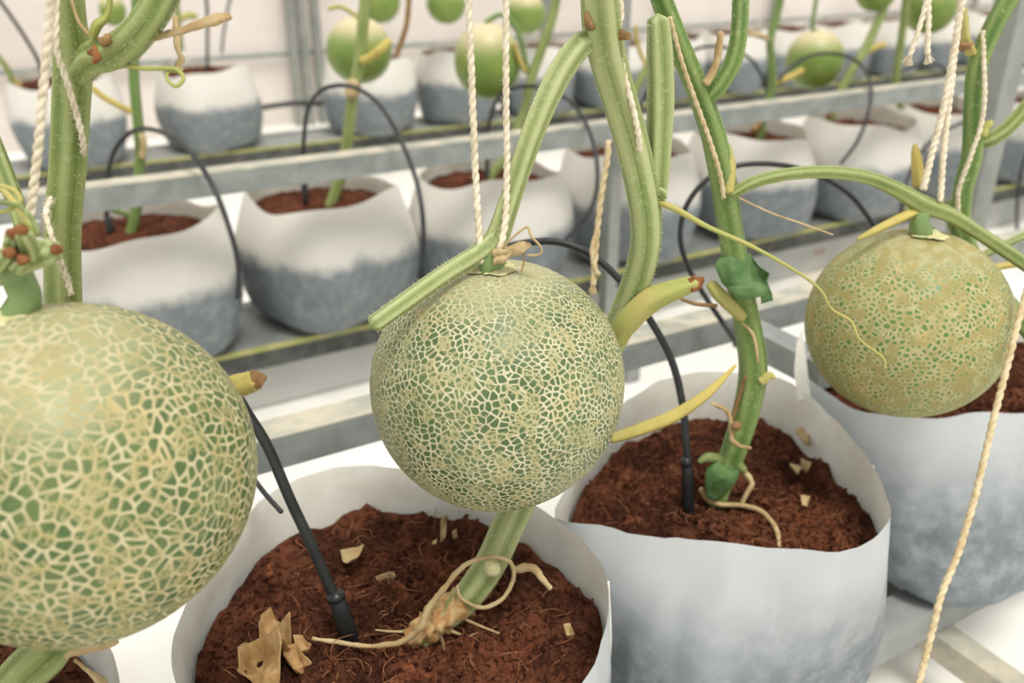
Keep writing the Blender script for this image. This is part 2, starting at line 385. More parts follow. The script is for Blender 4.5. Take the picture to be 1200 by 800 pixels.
def make_soil(edge, c, zs, nr=90, amp=.0105, seed=0, chunks=0, mound=.006):
    n = len(edge); mb = MB(); vs = []
    for i in range(nr + 1):
        f = i / nr
        for q in edge:
            p = Vector((c.x, c.y, 0)).lerp(Vector((q.x, q.y, 0)), f)
            h = noise.fractal(Vector((p.x * 34 + seed, p.y * 34, 0)), .9, 2.1, 5) * amp + noise.noise(Vector((p.x * 260, p.y * 260, seed))) * amp * .35 + abs(noise.noise(Vector((p.x * 110, p.y * 110, seed)))) * amp * .8
            p.z = zs + mound * (1 - f * f) + h * (1 if f < .97 else .6); vs.append(p)
    mb.add(vs, [(i * n + k, (i + 1) * n + k, (i + 1) * n + (k + 1) % n, i * n + (k + 1) % n) for i in range(nr) for k in range(n)])
    rng = random.Random(seed)
    for _ in range(chunks):
        q = vs[rng.randrange(n * 4, len(vs) - 3 * n)]; s = rng.uniform(.0007, .0024) * (1.7 if rng.random() < .12 else 1)
        ax = Matrix.Rotation(rng.uniform(0, 6.3), 3, Vector((rng.gauss(0, 1), rng.gauss(0, 1), rng.gauss(0, 1))).normalized())
        o = [Vector((1, 0, 0)), Vector((-1, 0, 0)), Vector((0, 1, 0)), Vector((0, -1, 0)), Vector((0, 0, 1)), Vector((0, 0, -1))]
        mb.add([q + ax @ (v * s * rng.uniform(.5, 1.3)) + Vector((0, 0, s * .3)) for v in o], [(0, 2, 4), (2, 1, 4), (1, 3, 4), (3, 0, 4), (2, 0, 5), (1, 2, 5), (3, 1, 5), (0, 3, 5)])
    return mb, vs
def near_bag(rim_px, rimz, rb, cz, zs, label, slabel, seed, rim=None, n=96):
    if rim is None:
        rim = []
        for q in rim_px: rim.append(PZ(q[0], q[1], q[2] if len(q) > 2 else rimz))
    loop, c = loop_resample(rim, n)
    for q in loop: q.z += .0035 * noise.noise(Vector((q.x * 28, q.y * 28, seed))) + .0012 * noise.noise(Vector((q.x * 120, q.y * 120, seed)))
    base = Vector((c.x, c.y, .1055)); t = thing('grow_bag', label, 'grow bag', base, 'white grow bags in the nearest row')
    o, i, edge = make_bag(loop, c, rb, .1055, zs, None, n, 30, seed=seed)
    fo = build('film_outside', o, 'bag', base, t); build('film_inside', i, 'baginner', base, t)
    mb = MB()                                                              # welded side seams of the sack
    for a in (.0, math.pi):
        k = int((a + math.pi) / (2 * math.pi) * n) % n
        mb.tube([o.v[r * n + k] + Vector((math.cos(a), math.sin(a), 0)) * .0006 for r in range(2, 30)], .0009, 5, res=1)
    build('side_seam', mb, 'baginner', base, fo)
    sm, sv = make_soil(edge, c, zs, seed=seed, chunks=2600)
    sb = Vector((c.x, c.y, zs)); so = build('coir_soil', sm, 'coir', sb, None, False); tag(so, slabel, 'soil'); so['kind'] = 'stuff'
    fm = MB(); rng = random.Random(seed + 5)
    for _ in range(330):
        q = sv[rng.randrange(n * 6, len(sv) - n * 12)]; a = rng.uniform(0, 6.28); L = rng.uniform(.004, .02); d = Vector((math.cos(a), math.sin(a), rng.uniform(-.1, .25)))
        e = Vector((-d.y, d.x, 0)) * rng.uniform(-.4, .4) * L
        fm.tube([q, q + d * L * .5 + e + Vector((0, 0, .0015)), q + d * L], [.00022, .00025, .0001], 4, res=3, cap=False)
    build('coir_fibres', fm, 'fibre', sb, so, True, kind='stuff')
    return c, t, base
c1 = near_bag([(198, 775), (213, 715), (260, 640), (320, 577), (385, 549), (450, 547), (520, 556), (590, 578), (650, 608), (692, 645), (712, 690), (706, 742), (680, 800), (600, 880), (450, 915), (300, 890), (225, 838)],
              .28, .108, .1055, .243, 'white grow bag of coir beneath the centre melon', 'red-brown coir soil in the bag beneath the centre melon', 1)
c2 = near_bag([(650, 598), (670, 565), (695, 520), (732, 472), (785, 442), (850, 433), (915, 443), (965, 478), (1003, 520), (1032, 562), (1043, 600), (1028, 628), (985, 648), (900, 641), (800, 632), (720, 621), (666, 611)],
              .28, .112, .1055, .236, 'white grow bag right of the centre melon, thick green stem in it', 'dark red-brown coir in the bag right of the centre melon', 2)
c3 = near_bag([(942, 428), (960, 452), (1005, 480), (1080, 489), (1150, 484), (1230, 482), (1310, 470), (1350, 440), (1330, 402), (1260, 377), (1150, 368), (1040, 376), (968, 396, .285)],
              .28, .115, .1055, .25, 'white grow bag below the right melon, cut by the frame edge', 'dark brown coir in the bag behind the right melon', 3)
rim0 = [R(-.255 + .122 * math.cos(a), .045 + .122 * math.sin(a), .28 + .003 * math.sin(3 * a)) for a in [k * math.pi / 8 for k in range(16)]]
c0 = near_bag(None, .28, .105, .1055, .243, 'white grow bag at the lower left under the large coarse melon', 'dark coir in the bag at the lower left corner', 4, rim0)
# folded corner of film standing at the left of the right bag
mb = MB(); fl = [P(936, 470, .74), P(932, 435, .75), P(935, 402, .755), P(941, 388, .755), P(946, 430, .75), P(950, 466, .735)]
vs = [q for q in fl] + [q + RN * .0015 for q in fl]
mb.add(vs, [(0, 1, 2, 3, 4, 5), (11, 10, 9, 8, 7, 6)] + [(i, (i + 1) % 6, 6 + (i + 1) % 6, 6 + i) for i in range(6)])
build('film_corner', mb, 'baginner', c3[2], c3[1], False)

# rows behind: a few shapes shared by copies
protos = []
for k in range(4):
    n = 64; rim = []
    for j in range(n):
        a = -math.pi + 2 * math.pi * j / n
        r = .104 * (1 + .05 * math.sin(2 * a + k) + .04 * math.sin(3 * a + 2.3 * k) + .02 * math.sin(5 * a + k))
        rim.append(Vector((r * math.cos(a), r * math.sin(a), .172 + .007 * math.sin(2 * a + 1.7 * k) + .004 * math.sin(5 * a + k))))
    o, i, edge = make_bag(rim, Vector((0, 0, 0)), .104, 0, .148, None, n, 20, .022, k * 3.1, .003)
    sm, _ = make_soil(edge, Vector((0, 0, 0)), .152, 24, .006, k, 150, .008)
    def me(nm, mb, mat, sh=True):
        m = bpy.data.meshes.new(nm); m.from_pydata([tuple(q) for q in mb.v], [], mb.f); m.materials.append(M[mat])
        if sh: m.polygons.foreach_set('use_smooth', [True] * len(m.polygons))
        return m
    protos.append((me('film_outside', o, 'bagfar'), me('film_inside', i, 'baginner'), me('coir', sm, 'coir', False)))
ordn = ['first', 'second', 'third', 'fourth', 'fifth', 'sixth', 'seventh', 'eighth', 'ninth', 'tenth', 'eleventh', 'twelfth', 'thirteenth', 'fourteenth']
def row_bags(us, p, rowname, grp, sc=1., zc=1.):
    for i, u in enumerate(us):
        fo, fi, so = protos[(i * 3 + 1) % 4]
        base = R(u, p + .012 * math.sin(i * 2.3), .1065); rz = i * 1.9
        t = thing('grow_bag', f'white grow bag with grey lower half, {ordn[i]} from the left in the {rowname} row', 'grow bag', base, grp)
        t.rotation_euler.z = rz; t.scale = (sc, sc, zc)
        for nm, m in (('film_outside', fo), ('film_inside', fi)):
            o = bpy.data.objects.new(nm, m); C.objects.link(o); o.parent = t
        s = bpy.data.objects.new('coir_soil', so); C.objects.link(s); s.location = base + Vector((0, 0, -.006 if zc < 1.1 else .008)); s.rotation_euler.z = rz; s.scale = (sc, sc, zc)
        tag(s, f'brown coir in the {ordn[i]} bag from the left, {rowname} row', 'soil', 'coir in the ' + rowname + ' row bags'); s['kind'] = 'stuff'
row_bags([-.003, .256, .516, .80, 1.075, 1.335, 1.595, 1.855, 2.115, 2.375], ROW2, 'second', 'white grow bags in the second row', 1.0, 1.06)
u3 = [u_of(PR(x, 110, ROW3)) for x in (75, 243, 432, 537)]
u3 += [u3[-1] + .262 * k for k in range(1, 10)]
row_bags(u3, ROW3, 'farthest', 'white grow bags in the farthest row', 1.0, 1.14)

# ------------------------------------------------------------------ melons
def melon_mesh(name, nr, nt, seed, n1=0, n2=0, rs=0):
    th = np.linspace(0, np.pi, nr + 1)[1:-1]; ph = np.linspace(0, 2 * np.pi, nt, endpoint=False)
    T, Fh = np.meshgrid(th, ph, indexing='ij')
    r = 1 + .012 * np.sin(2 * Fh + seed) * np.sin(T) ** 2 + .008 * np.sin(3 * Fh + 2 * seed) * np.sin(T) ** 3
    r -= .045 * np.exp(-(T / .2) ** 2) + .03 * np.exp(-((np.pi - T) / .18) ** 2)
    v = np.stack([r * np.sin(T) * np.cos(Fh), r * np.sin(T) * np.sin(Fh), r * np.cos(T)], -1).reshape(-1, 3)
    v = np.vstack([v, [[0, 0, .955], [0, 0, -.97]]]); m = nr - 1
    i, k = np.meshgrid(np.arange(m - 1), np.arange(nt), indexing='ij'); k2 = (k + 1) % nt
    q = np.stack([i * nt + k, (i + 1) * nt + k, (i + 1) * nt + k2, i * nt + k2], -1).reshape(-1, 4)
    k = np.arange(nt); k2 = (k + 1) % nt
    top = np.stack([np.full(nt, m * nt), k, k2], -1); bot = np.stack([np.full(nt, m * nt + 1), (m - 1) * nt + k2, (m - 1) * nt + k], -1)
    me = bpy.data.meshes.new(name); me.from_pydata(v.tolist(), [], q.tolist() + top.tolist() + bot.tolist())
    me.polygons.foreach_set('use_smooth', [True] * len(me.polygons)); me.materials.append(M['melonB'])
    if n1:
        rg = np.random.default_rng(rs); d = v / np.linalg.norm(v, axis=1)[:, None]
        for f, (a, b, c) in zip((7., 11.), ((1, 2, 3), (4, 5, 6))):                                  # gentle warp so the cells are uneven
            d = d + .022 * np.stack([np.sin(f * d[:, 1] + a) * np.cos(f * d[:, 2] + b), np.sin(f * d[:, 2] + c), np.sin(f * d[:, 0] + a) * np.cos(f * d[:, 1] + c)], -1)
        def squeeze(q):                                                                                # cells drawn out round the stalk
            k = np.clip(np.hypot(q[:, 0], q[:, 1]) / .7, 0, 1); k = .5 + .5 * k * k * (3 - 2 * k)
            return np.stack([q[:, 0] * k, q[:, 1] * k, q[:, 2] * 1.1], -1)
        dv = squeeze(d)
        for nm, N in (('net_coarse', n1), ('net_fine', n2)):
            i = np.arange(N) + .5; z = 1 - 2 * i / N; ph = np.pi * (1 + 5 ** .5) * i; rr = np.sqrt(1 - z * z); sp_ = math.sqrt(4 * math.pi / N)
            q = np.stack([rr * np.cos(ph), rr * np.sin(ph), z], -1) + rg.normal(0, .34 * sp_, (N, 3)); q /= np.linalg.norm(q, axis=1)[:, None]; q = squeeze(q)
            kd = KDTree(N)
            for j, p in enumerate(q.tolist()): kd.insert(p, j)
            kd.balance(); out = []
            for p in dv.tolist():
                (a, _, da), (b, _, db), (c, _, dc) = kd.find_n(p, 3)
                e = min((db * db - da * da) / (2 * max((a - b).length, 1e-6)), (dc * dc - da * da) / (2 * max((a - c).length, 1e-6))); out.append(e / sp_)
            me.attributes.new(nm, 'FLOAT', 'POINT').data.foreach_set('value', out)
    else:
        for nm in ('net_coarse', 'net_fine'): me.attributes.new(nm, 'FLOAT', 'POINT').data.foreach_set('value', [.25] * len(me.vertices))
    return me
HI_A = melon_mesh('rind', 320, 640, 0., 2700, 5000, 1); HI_B = melon_mesh('rind', 320, 640, .7, 4900, 7600, 2); HI_C = melon_mesh('rind', 300, 600, 1.5, 4300, 6500, 3); LO = melon_mesh('rind_plain', 48, 96, 1.)
def melon(c, r, mesh, mat, label, group, tilt=(0, 0), rz=0, sz=1., stalk=None, stalk_r=.0065, collar=True):
    base = c - Vector((0, 0, r * sz)); t = thing('melon', label, 'melon', base, group)
    o = bpy.data.objects.new('rind', mesh); C.objects.link(o); o.parent = t; o.location = (0, 0, r * sz); o.scale = (r, r, r * sz)
    o.rotation_euler = (tilt[0], tilt[1], rz)
    o.material_slots[0].link = 'OBJECT'; o.material_slots[0].material = M[mat]
    ax = Matrix.Rotation(tilt[1], 3, 'Y') @ Matrix.Rotation(tilt[0], 3, 'X') @ Vector((0, 0, 1)); top = c + ax * r * sz * .955
    if collar:
        mb = MB(); n = 40; vs = []
        e1 = ax.orthogonal().normalized(); e2 = ax.cross(e1)
        for i in range(9):
            for k in range(n):
                a = 2 * math.pi * k / n; f = i / 8
                rad = .004 + f * (.0085 + .004 * noise.noise(Vector((math.cos(a) * 2, math.sin(a) * 2, r * 90))) + .0025 * noise.noise(Vector((math.cos(a) * 7, math.sin(a) * 7, 3))))
                h = .0035 * (1 - f) ** 1.5 + .0012 - .0012 * f * f + .0004 * noise.noise(Vector((math.cos(a) * 9, math.sin(a) * 9, f * 5)))
                vs.append(top + e1 * math.cos(a) * rad + e2 * math.sin(a) * rad + ax * (h + r * .0 + (.0006 + .045 * r * (1 - math.exp(-(rad / r / .2) ** 2)) - rad * rad / (2 * r))))
        mb.add(vs, [(i * n + k, i * n + (k + 1) % n, (i + 1) * n + (k + 1) % n, (i + 1) * n + k) for i in range(8) for k in range(n)])
        build('stalk_scar', mb, 'collar', base, t, True, 'cream scar ring round the stalk')
    if stalk:
        mb = MB(); mb.tube([top - ax * .003] + stalk, [stalk_r * 1.35] + [stalk_r] * (len(stalk) - 1) + [stalk_r * .95], 20, 5, .07, res=6)
        build('stalk', mb, 'stalk', base, t)
    return t, top
g1 = 'netted melons hanging in the nearest row'
mB = P(583, 450, .476); melon(mB, .0672, HI_B, 'melonB', 'round netted melon at the centre hung from two twines', g1, (-.06, -.03), .4, .985,
      [P(575, 306, .447), P(576, 285, .447)], .0066)
mA = P(93, 552, .350); melon(mA, .0662, HI_A, 'melonA', 'largest netted melon with coarse net at the left edge', g1, (-.10, -.27), 2.1, 1.0,
     [P(28, 352, .327), P(22, 330, .327), P(14, 312, .325)], .0055)
mC = P(1063, 378, .62); melon(mC, .0672, HI_C, 'melonC', 'tan-netted melon hanging at the right under an arching stem', g1, (-.05, .05), 3.6, .965,
     [P(1078, 266, .592), P(1080, 246, .590)], .0062)
g2 = 'melons in the rows behind'
def far_melon(x, y, d, p, label, sz=1., st=None):
    c = PR(x, y, p); t = ray(x, y); dep = (c - Vector((0, 0, CAM_H))).length / t.length
    melon(c, d / 2 * dep / F_PX, LO, 'melonfar', label, g2, (random.uniform(-.1, .1), random.uniform(-.1, .1)), random.uniform(0, 6), sz, st, .004, False)
far_melon(421, 59, 76, ROW2 + .12, 'blurred melon behind a stem at the upper left of centre', 1., [PR(424, 14, ROW2 + .12), PR(430, -5, ROW2 + .10)])
far_melon(571, 72, 78, ROW2 + .05, 'blurred oval melon between the two centre twines', 1.13, [PR(573, 24, ROW2 + .05), PR(590, 18, ROW2 + .04), PR(608, 40, ROW2 + .03), PR(619, 86, ROW2 + .02)])
far_melon(955, 70, 66, ROW2 + .08, 'blurred melon under a black hose loop right of centre', 1.03, [PR(952, 32, ROW2 + .08), PR(955, 10, ROW2 + .08), PR(958, -10, ROW2 + .08)])
far_melon(1090, 6, 62, ROW2 + .02, 'green blurred melon at the top right behind cut twine ends', 1.05)
far_melon(1027, -10, 46, ROW2 + .02, 'sliver of green melon at the top edge, right side', 1.)
far_melon(523, 4, 46, ROW3 - .1, 'green melon cut by the top edge left of the centre twines', 1.)
far_melon(616, 16, 46, ROW3 - .1, 'green melon at the top edge just right of the centre twines', 1.)
far_melon(445, 2, 48, ROW3 - .1, 'pale melon at the top edge behind the upper left melon', 1.)
far_melon(132, 12, 30, ROW3 - .1, 'small yellowish fruit behind the left stem fork', 1.2)

# ------------------------------------------------------------------ plants
def px(pts, w):                                                           # (x, y, t[, width px]) -> points, radii
    return [P(q[0], q[1], q[2]) for q in pts], [(q[3] if len(q) > 3 else w) * q[2] / F_PX / 2 for q in pts]
class Plant:
    def __init__(s, label, base, grp='melon vines in the nearest row'):
        s.base = base; s.t = thing('melon_vine', label, 'plant', base, grp); s.h = MB(); s.nh = 0
    def stem(s, name, pts, w, mat='stem', n=28, ridges=5, depth=.09, hair=0, label=None, hl=.0022, res=8, jitter=0, raw=None, flat=1., under=None):
        p, r = raw if raw else px(pts, w); mb = MB(); mb.tube(p, r, n, ridges, depth, .02, True, res, jitter=jitter, flat=flat)
        o = build(name, mb, mat, s.base, under or s.t, True, label)
        if hair: hairs(s.h, p, r, hair, hl); s.nh += hair
        return o
    def node(s, x, y, t, w, mat='stem', k=1.):
        c = P(x, y, t); r = w * t / F_PX / 2; mb = MB(); ico(mb, c, r, k); build('node', mb, mat, s.base, s.t)
    def done(s):
        if s.nh: build('stem_hairs', s.h, 'hair', s.base, s.t, False, 'fine pale hairs', 'stuff')
def ico(mb, c, r, k=1., n=14, m=9, bump=.12):
    vs = []
    for i in range(m + 1):
        th = math.pi * i / m
        for j in range(n):
            ph = 2 * math.pi * j / n; d = Vector((math.sin(th) * math.cos(ph), math.sin(th) * math.sin(ph), math.cos(th)))
            vs.append(c + Vector((d.x, d.y, d.z * k)) * r * (1 + bump * noise.noise(d * 2.5 + c * 300)))
    mb.add(vs, [(i * n + j, (i + 1) * n + j, (i + 1) * n + (j + 1) % n, i * n + (j + 1) % n) for i in range(m) for j in range(n)])

# centre vine
b = PZ(500, 745, .243); B = Plant('hairy green vine rising behind the centre melon', b)
s0 = [(488, 752, .525, 22), (512, 728, .523, 30), (545, 702, .521, 33), (575, 660, .523, 35), (600, 607, .530, 36), (632, 545, .548, 34), (672, 480, .556, 34), (712, 410, .55, 34), (735, 362, .535, 33), (755, 300, .515, 34), (757, 250, .502, 36), (745, 185, .488, 38), (727, 120, .474, 40), (710, 60, .455, 42), (704, 10, .440, 42), (698, -60, .42, 42)]
B.stem('main_stem', s0, 34, 'stem_pale', hair=1500)
B.stem('stem_base', [(478, 754, .524, 16), (492, 742, .5215, 26), (512, 727, .5205, 35), (532, 712, .5205, 34), (543, 703, .521, 33)], 34, 'cork', 30, 4, .1, jitter=.6, label='corky tan stem base')
B.stem('fruiting_branch', [(700, 52, .452, 22), (682, 52, .448, 27), (660, 78, .443, 29), (638, 120, .440, 28), (618, 170, .440, 26), (600, 225, .443, 24), (585, 270, .446, 26), (577, 292, .447, 28), (575, 312, .448, 28)], 24, 'stem_pale', hair=550)
B.stem('cut_side_arm', [(580, 280, .446, 24), (560, 297, .442, 22), (520, 322, .432, 21), (480, 350, .422, 21), (438, 380, .412, 20)], 21, 'stem_pale', hair=450, label='cut side arm lying over the melon top')
B.stem('short_shoot', [(770, 235, .503, 16), (771, 200, .498, 24), (774, 120, .482, 28), (773, 60, .470, 27), (771, 22, .462, 22)], 26, 'stem_pale', hair=450, ridges=4, depth=.16, label='short cut shoot')
yp = B.stem('yellow_petiole', [(722, 400, .535, 18), (735, 378, .526, 26), (762, 352, .518, 27), (795, 338, .514, 21), (816, 331, .512, 15)], 22, 'yellow_green', hair=130, ridges=4, label='yellowing petiole stub')
B.stem('withered_tip', [(808, 334, .512, 17), (817, 331, .512, 15), (824, 326, .511, 5)], 12, 'rust', 12, 3, .3, jitter=.5, under=yp)
B.stem('tendril', [(764, 234, .500, 9), (790, 244, .495, 8), (830, 266, .492, 6), (880, 288, .492, 5), (930, 316, .498, 4), (960, 338, .512, 4), (975, 362, .524, 3), (997, 376, .53, 3), (1008, 398, .53, 2.5), (1034, 418, .53, 2.5), (1038, 432, .528, 2)], 5, 'yellow_green', 8, 0, label='long thin yellow tendril')
B.stem('yellow_shoot', [(716, 514, .565, 12), (750, 503, .568, 17), (790, 487, .572, 18), (830, 460, .574, 14), (862, 428, .576, 4)], 15, 'yellow', 12, 4, .2, label='yellow withering shoot', flat=.7)
B.stem('dried_tendril', [(366, 748, .512, 5), (400, 753, .512, 6), (435, 757, .512, 6), (470, 752, .508, 7), (492, 736, .502, 8), (503, 712, .500, 7), (520, 690, .498, 7), (545, 662, .498, 6), (575, 652, .500, 5), (597, 658, .505, 6), (602, 676, .51, 5), (590, 700, .512, 6), (565, 712, .512, 5), (540, 700, .508, 4), (536, 686, .507, 4)], 5, 'tan', 8, 0, jitter=.5, label='dry coiled tendril')
B.stem('dried_tendril', [(602, 668, .515, 9), (622, 665, .512, 11), (634, 676, .512, 8), (645, 690, .512, 5)], 7, 'tan', 8, 0, jitter=.5)
for rt in ([(500, 735), (470, 740), (440, 738)], [(515, 742), (520, 760), (512, 776)], [(540, 722), (555, 730), (585, 742)], [(490, 748), (480, 765), (484, 778)], [(520, 735), (545, 745), (560, 741)]):
    B.stem('root', [(x, y, .517 if i == 0 else .523, 5 - 1.5 * i) for i, (x, y) in enumerate(rt)], 4, 'tan', 6, 0, jitter=.4)
B.node(577, 666, .506, 20, 'collar');
B.stem('withered_tip', [(768, 228, .498, 14), (776, 226, .496, 12), (780, 232, .495, 5)], 8, 'stem_pale', 10, 3, .3, jitter=.5)
B.stem('withered_tip', [(716, 40, .45, 12), (730, 42, .446, 10), (738, 44, .444, 7)], 8, 'brown', 10, 3, .3, jitter=.5)
B.stem('withered_tip', [(694, 34, .438, 10), (688, 18, .436, 8), (692, 10, .436, 5)], 8, 'brown', 10, 3, .3, jitter=.7)
B.stem('side_shoot', [(694, 48, .452, 18), (691, 25, .455, 20), (689, -20, .452, 20)], 18, 'stem_dark')
B.stem('bract', [(580, 300, .440, 13), (598, 297, .436, 12), (612, 290, .434, 9), (622, 288, .433, 4)], 10, 'tan', 18, 3, .3, jitter=1.3, label='shrivelled tan flower bract')
B.stem('bract_thread', [(582, 298, .440, 3), (597, 282, .432, 2.5), (617, 266, .428, 3), (622, 276, .428, 3), (634, 290, .430, 3), (632, 298, .432, 3), (618, 299, .434, 3)], 3, 'tan', 6, 0)
B.stem('bract_thread', [(613, 296, .436, 2.5), (614, 306, .436, 2.5), (611, 318, .436, 2)], 3, 'brown', 6, 0)
B.done()
# left vine
b = P(-60, 900, .46); b.z = .243; A = Plant('thick ridged vine forking at the upper left', b)
A.stem('main_stem', [(-62, 905, .425, 44), (-10, 838, .415, 46), (25, 795, .415, 50), (62, 755, .425, 52), (85, 690, .46, 44), (85, 560, .475, 40), (76, 420, .455, 38), (74, 340, .435, 38), (74, 270, .420, 37), (80, 190, .405, 38), (84, 120, .392, 40), (86, 70, .382, 42), (80, 20, .372, 40), (76, -50, .36, 38)], 38, hair=700, depth=.1)
A.stem('side_branch', [(92, 88, .382, 26), (108, 70, .376, 36), (135, 62, .372, 38), (160, 40, .366, 36), (185, 5, .36, 35), (205, -40, .355, 34)], 34, hair=350, depth=.1)
A.stem('dry_petiole', [(160, 50, .372, 5), (185, 44, .368, 7), (225, 33, .362, 9), (250, 24, .358, 13), (269, 19, .356, 8)], 8, 'tan', 12, 3, .25, jitter=.4, label='dry tan petiole stub')
A.stem('tendril', [(138, 73, .374, 7), (165, 80, .370, 6), (195, 80, .367, 5), (208, 82, .366, 5), (215, 92, .365, 5), (206, 101, .365, 5), (196, 93, .366, 4), (198, 84, .368, 4), (212, 84, .368, 4)], 5, 'yellow_green', 8, 0, label='curled green tendril')
A.stem('dried_tendril', [(205, 20, .39, 7), (208, 45, .388, 8), (210, 62, .386, 7), (213, 70, .384, 9), (209, 76, .384, 7), (213, 82, .385, 6)], 6, 'tan', 8, 0, jitter=.6)
A.stem('yellow_bract', [(108, 44, .368, 10), (114, 30, .365, 11), (126, 18, .363, 7), (130, -10, .36, 5)], 8, 'yellow_green', 10, 3, .2)
A.stem('bract_thread', [(84, 0, .36, 4), (92, 25, .362, 4), (104, 40, .364, 4)], 4, 'tan', 6, 0)
A.stem('withered_tip', [(110, 58, .362, 10), (114, 66, .36, 9), (110, 74, .36, 5)], 8, 'rust', 10, 3, .3, jitter=.8)
A.stem('withered_tip', [(120, 52, .362, 8), (126, 46, .36, 9), (128, 40, .36, 4)], 8, 'brown', 10, 3, .3, jitter=.8)
yp = A.stem('yellow_petiole', [(255, 458, .42, 22), (282, 451, .418, 27), (300, 445, .416, 22)], 18, 'yellow', 14, 4, .15, hair=40, label='yellow petiole stub beside the left melon')
A.stem('withered_tip', [(299, 445.5, .4155, 20), (306, 443, .415, 16), (310, 441, .4145, 9)], 14, 'brown', 12, 3, .3, jitter=.5, under=yp)
A.stem('dry_petiole', [(78, 768, .40, 7), (95, 762, .396, 9), (125, 754, .392, 10), (138, 752, .391, 5)], 8, 'tan', 10, 3, .3, jitter=.4)
A.stem('dried_tendril', [(88, 773, .40, 4), (105, 787, .39, 5), (118, 798, .386, 12), (130, 815, .382, 8)], 6, 'tan', 8, 0, jitter=.4)
A.done()
# cut fruiting branch over the left melon
K = Plant('pale knobby cut branch above the left melon stalk', P(-40, 330, .33))
kb = K.stem('cut_branch', [(-60, 345, .335, 34), (-25, 330, .33, 34), (5, 312, .326, 36), (35, 300, .322, 34), (62, 294, .318, 27)], 34, 'stem_pale', hair=80, depth=.12)
for q, e in (([(15, 300, .32, 22), (14, 287, .314, 20), (15, 278, .310, 19)], (15, 273, .3085)), ([(36, 297, .316, 24), (32, 282, .310, 20), (27, 273, .306, 18)], (25, 269, .3045)), ([(-5, 312, .318, 22), (4, 302, .312, 20), (9, 298, .308, 18)], (11, 296, .3065)), (None, (66, 292, .3165)), ([(20, 312, .316, 18), (25, 306, .310, 16)], (26, 304, .3085))):
    ob = K.stem('cut_nub', q, 20, 'stem_pale') if q else kb
    mb = MB(); ico(mb, P(*e), .0023, .8, bump=.5); build('cut_end', mb, 'rust', K.base, ob, True, 'brown dried cut end')
K.stem('pale_petiole', [(40, 275, .335, 10), (15, 235, .345, 7), (-15, 205, .35, 6)], 8, 'yellow_green', 10, 0)
K.stem('tendril', [(-10, 215, .335, 5), (15, 222, .333, 5), (24, 235, .332, 5), (10, 246, .332, 5), (-10, 250, .334, 5)], 5, 'yellow_green', 8, 0)
K.stem('tendril', [(-10, 236, .33, 5), (18, 240, .33, 5), (36, 254, .33, 6), (46, 275, .33, 6)], 5, 'stem_pale', 8, 0)
K.stem('side_shoot', [(-12, 160, .40, 20), (6, 205, .40, 20), (22, 250, .40, 18), (30, 290, .40, 14)], 18, 'stem')
K.done()
# right-of-centre vine
b = PZ(845, 580, .24); V = Plant('green vine leaning left from the bag right of the centre melon', b)
V.stem('main_stem', [(838, 590, .662, 24), (848, 560, .657, 27), (862, 525, .652, 29), (876, 480, .643, 31), (883, 435, .632, 32), (877, 385, .618, 30), (866, 330, .600, 28), (856, 270, .580, 28), (848, 215, .562, 30), (836, 160, .545, 28), (820, 112, .530, 27), (798, 60, .515, 26), (775, 0, .497, 25), (755, -60, .485, 25)], 30, 'stem_dark', hair=260, depth=.08)
V.stem('side_branch', [(826, 118, .530, 14), (842, 102, .527, 20), (860, 70, .522, 20), (867, 30, .516, 19), (869, -30, .508, 19)], 18, 'stem_dark', hair=100)
V.stem('dry_petiole', [(828, 98, .518, 10), (838, 80, .515, 8), (843, 58, .512, 8), (845, 38, .510, 7)], 8, 'tan', 12, 3, .2, jitter=.3, label='dry tan stub in the fork')
V.stem('fruiting_branch', [(856, 228, .560, 12), (885, 213, .558, 14), (925, 204, .560, 14), (970, 202, .566, 15), (1015, 208, .574, 15), (1050, 222, .582, 17), (1082, 240, .588, 21), (1115, 253, .592, 17), (1150, 275, .596, 15), (1200, 308, .60, 16), (1260, 350, .605, 16)], 16, 'stem', hair=160, label='arching branch that carries the right melon')
V.stem('yellow_petiole', [(853, 225, .556, 12), (856, 195, .553, 11), (851, 170, .550, 8)], 10, 'yellow_green', 12, 4, .15)
V.stem('yellow_petiole', [(870, 372, .606, 12), (856, 358, .600, 16), (842, 344, .597, 16), (833, 332, .595, 12)], 15, 'yellow_green', 14, 4, .15)
V.stem('thread', [(866, 232, .556, 3), (905, 250, .556, 2.5), (940, 262, .558, 2.5), (976, 275, .56, 2)], 3, 'tan', 6, 0)
V.stem('dried_tendril', [(798, 350, .60, 4), (815, 356, .60, 5), (840, 358, .60, 5)], 4, 'brown', 6, 0)
V.stem('thread', [(862, 372, .61, 4), (880, 388, .606, 4), (886, 405, .604, 4), (888, 425, .606, 3)], 4, 'tan', 6, 0)
V.stem('dried_tendril', [(834, 472, .63, 5), (852, 482, .632, 6), (857, 500, .634, 6), (858, 515, .634, 7), (866, 522, .634, 6), (880, 525, .634, 4)], 5, 'tan', 8, 0, jitter=.4)
V.stem('thread', [(858, 492, .636, 4), (866, 465, .634, 5), (874, 440, .625, 4)], 4, 'brown', 6, 0)
V.stem('withered_tip', [(892, 446, .626, 14), (902, 440, .623, 10), (907, 443, .622, 5)], 8, 'yellow_green', 10, 3, .2, jitter=.3)
V.node(863, 499, .630, 12, 'brown')
V.stem('root', [(822, 572, .655, 7), (828, 584, .654, 7), (845, 591, .652, 6), (868, 592, .648, 6), (890, 598, .642, 6), (905, 612, .634, 6), (912, 628, .626, 6), (913, 642, .618, 5)], 6, 'tan', 8, 0, jitter=.3, label='pale aerial root lying over the coir')
V.stem('root', [(872, 553, .650, 8), (881, 566, .648, 7), (874, 580, .648, 6), (868, 592, .648, 5)], 6, 'tan', 8, 0, jitter=.3)
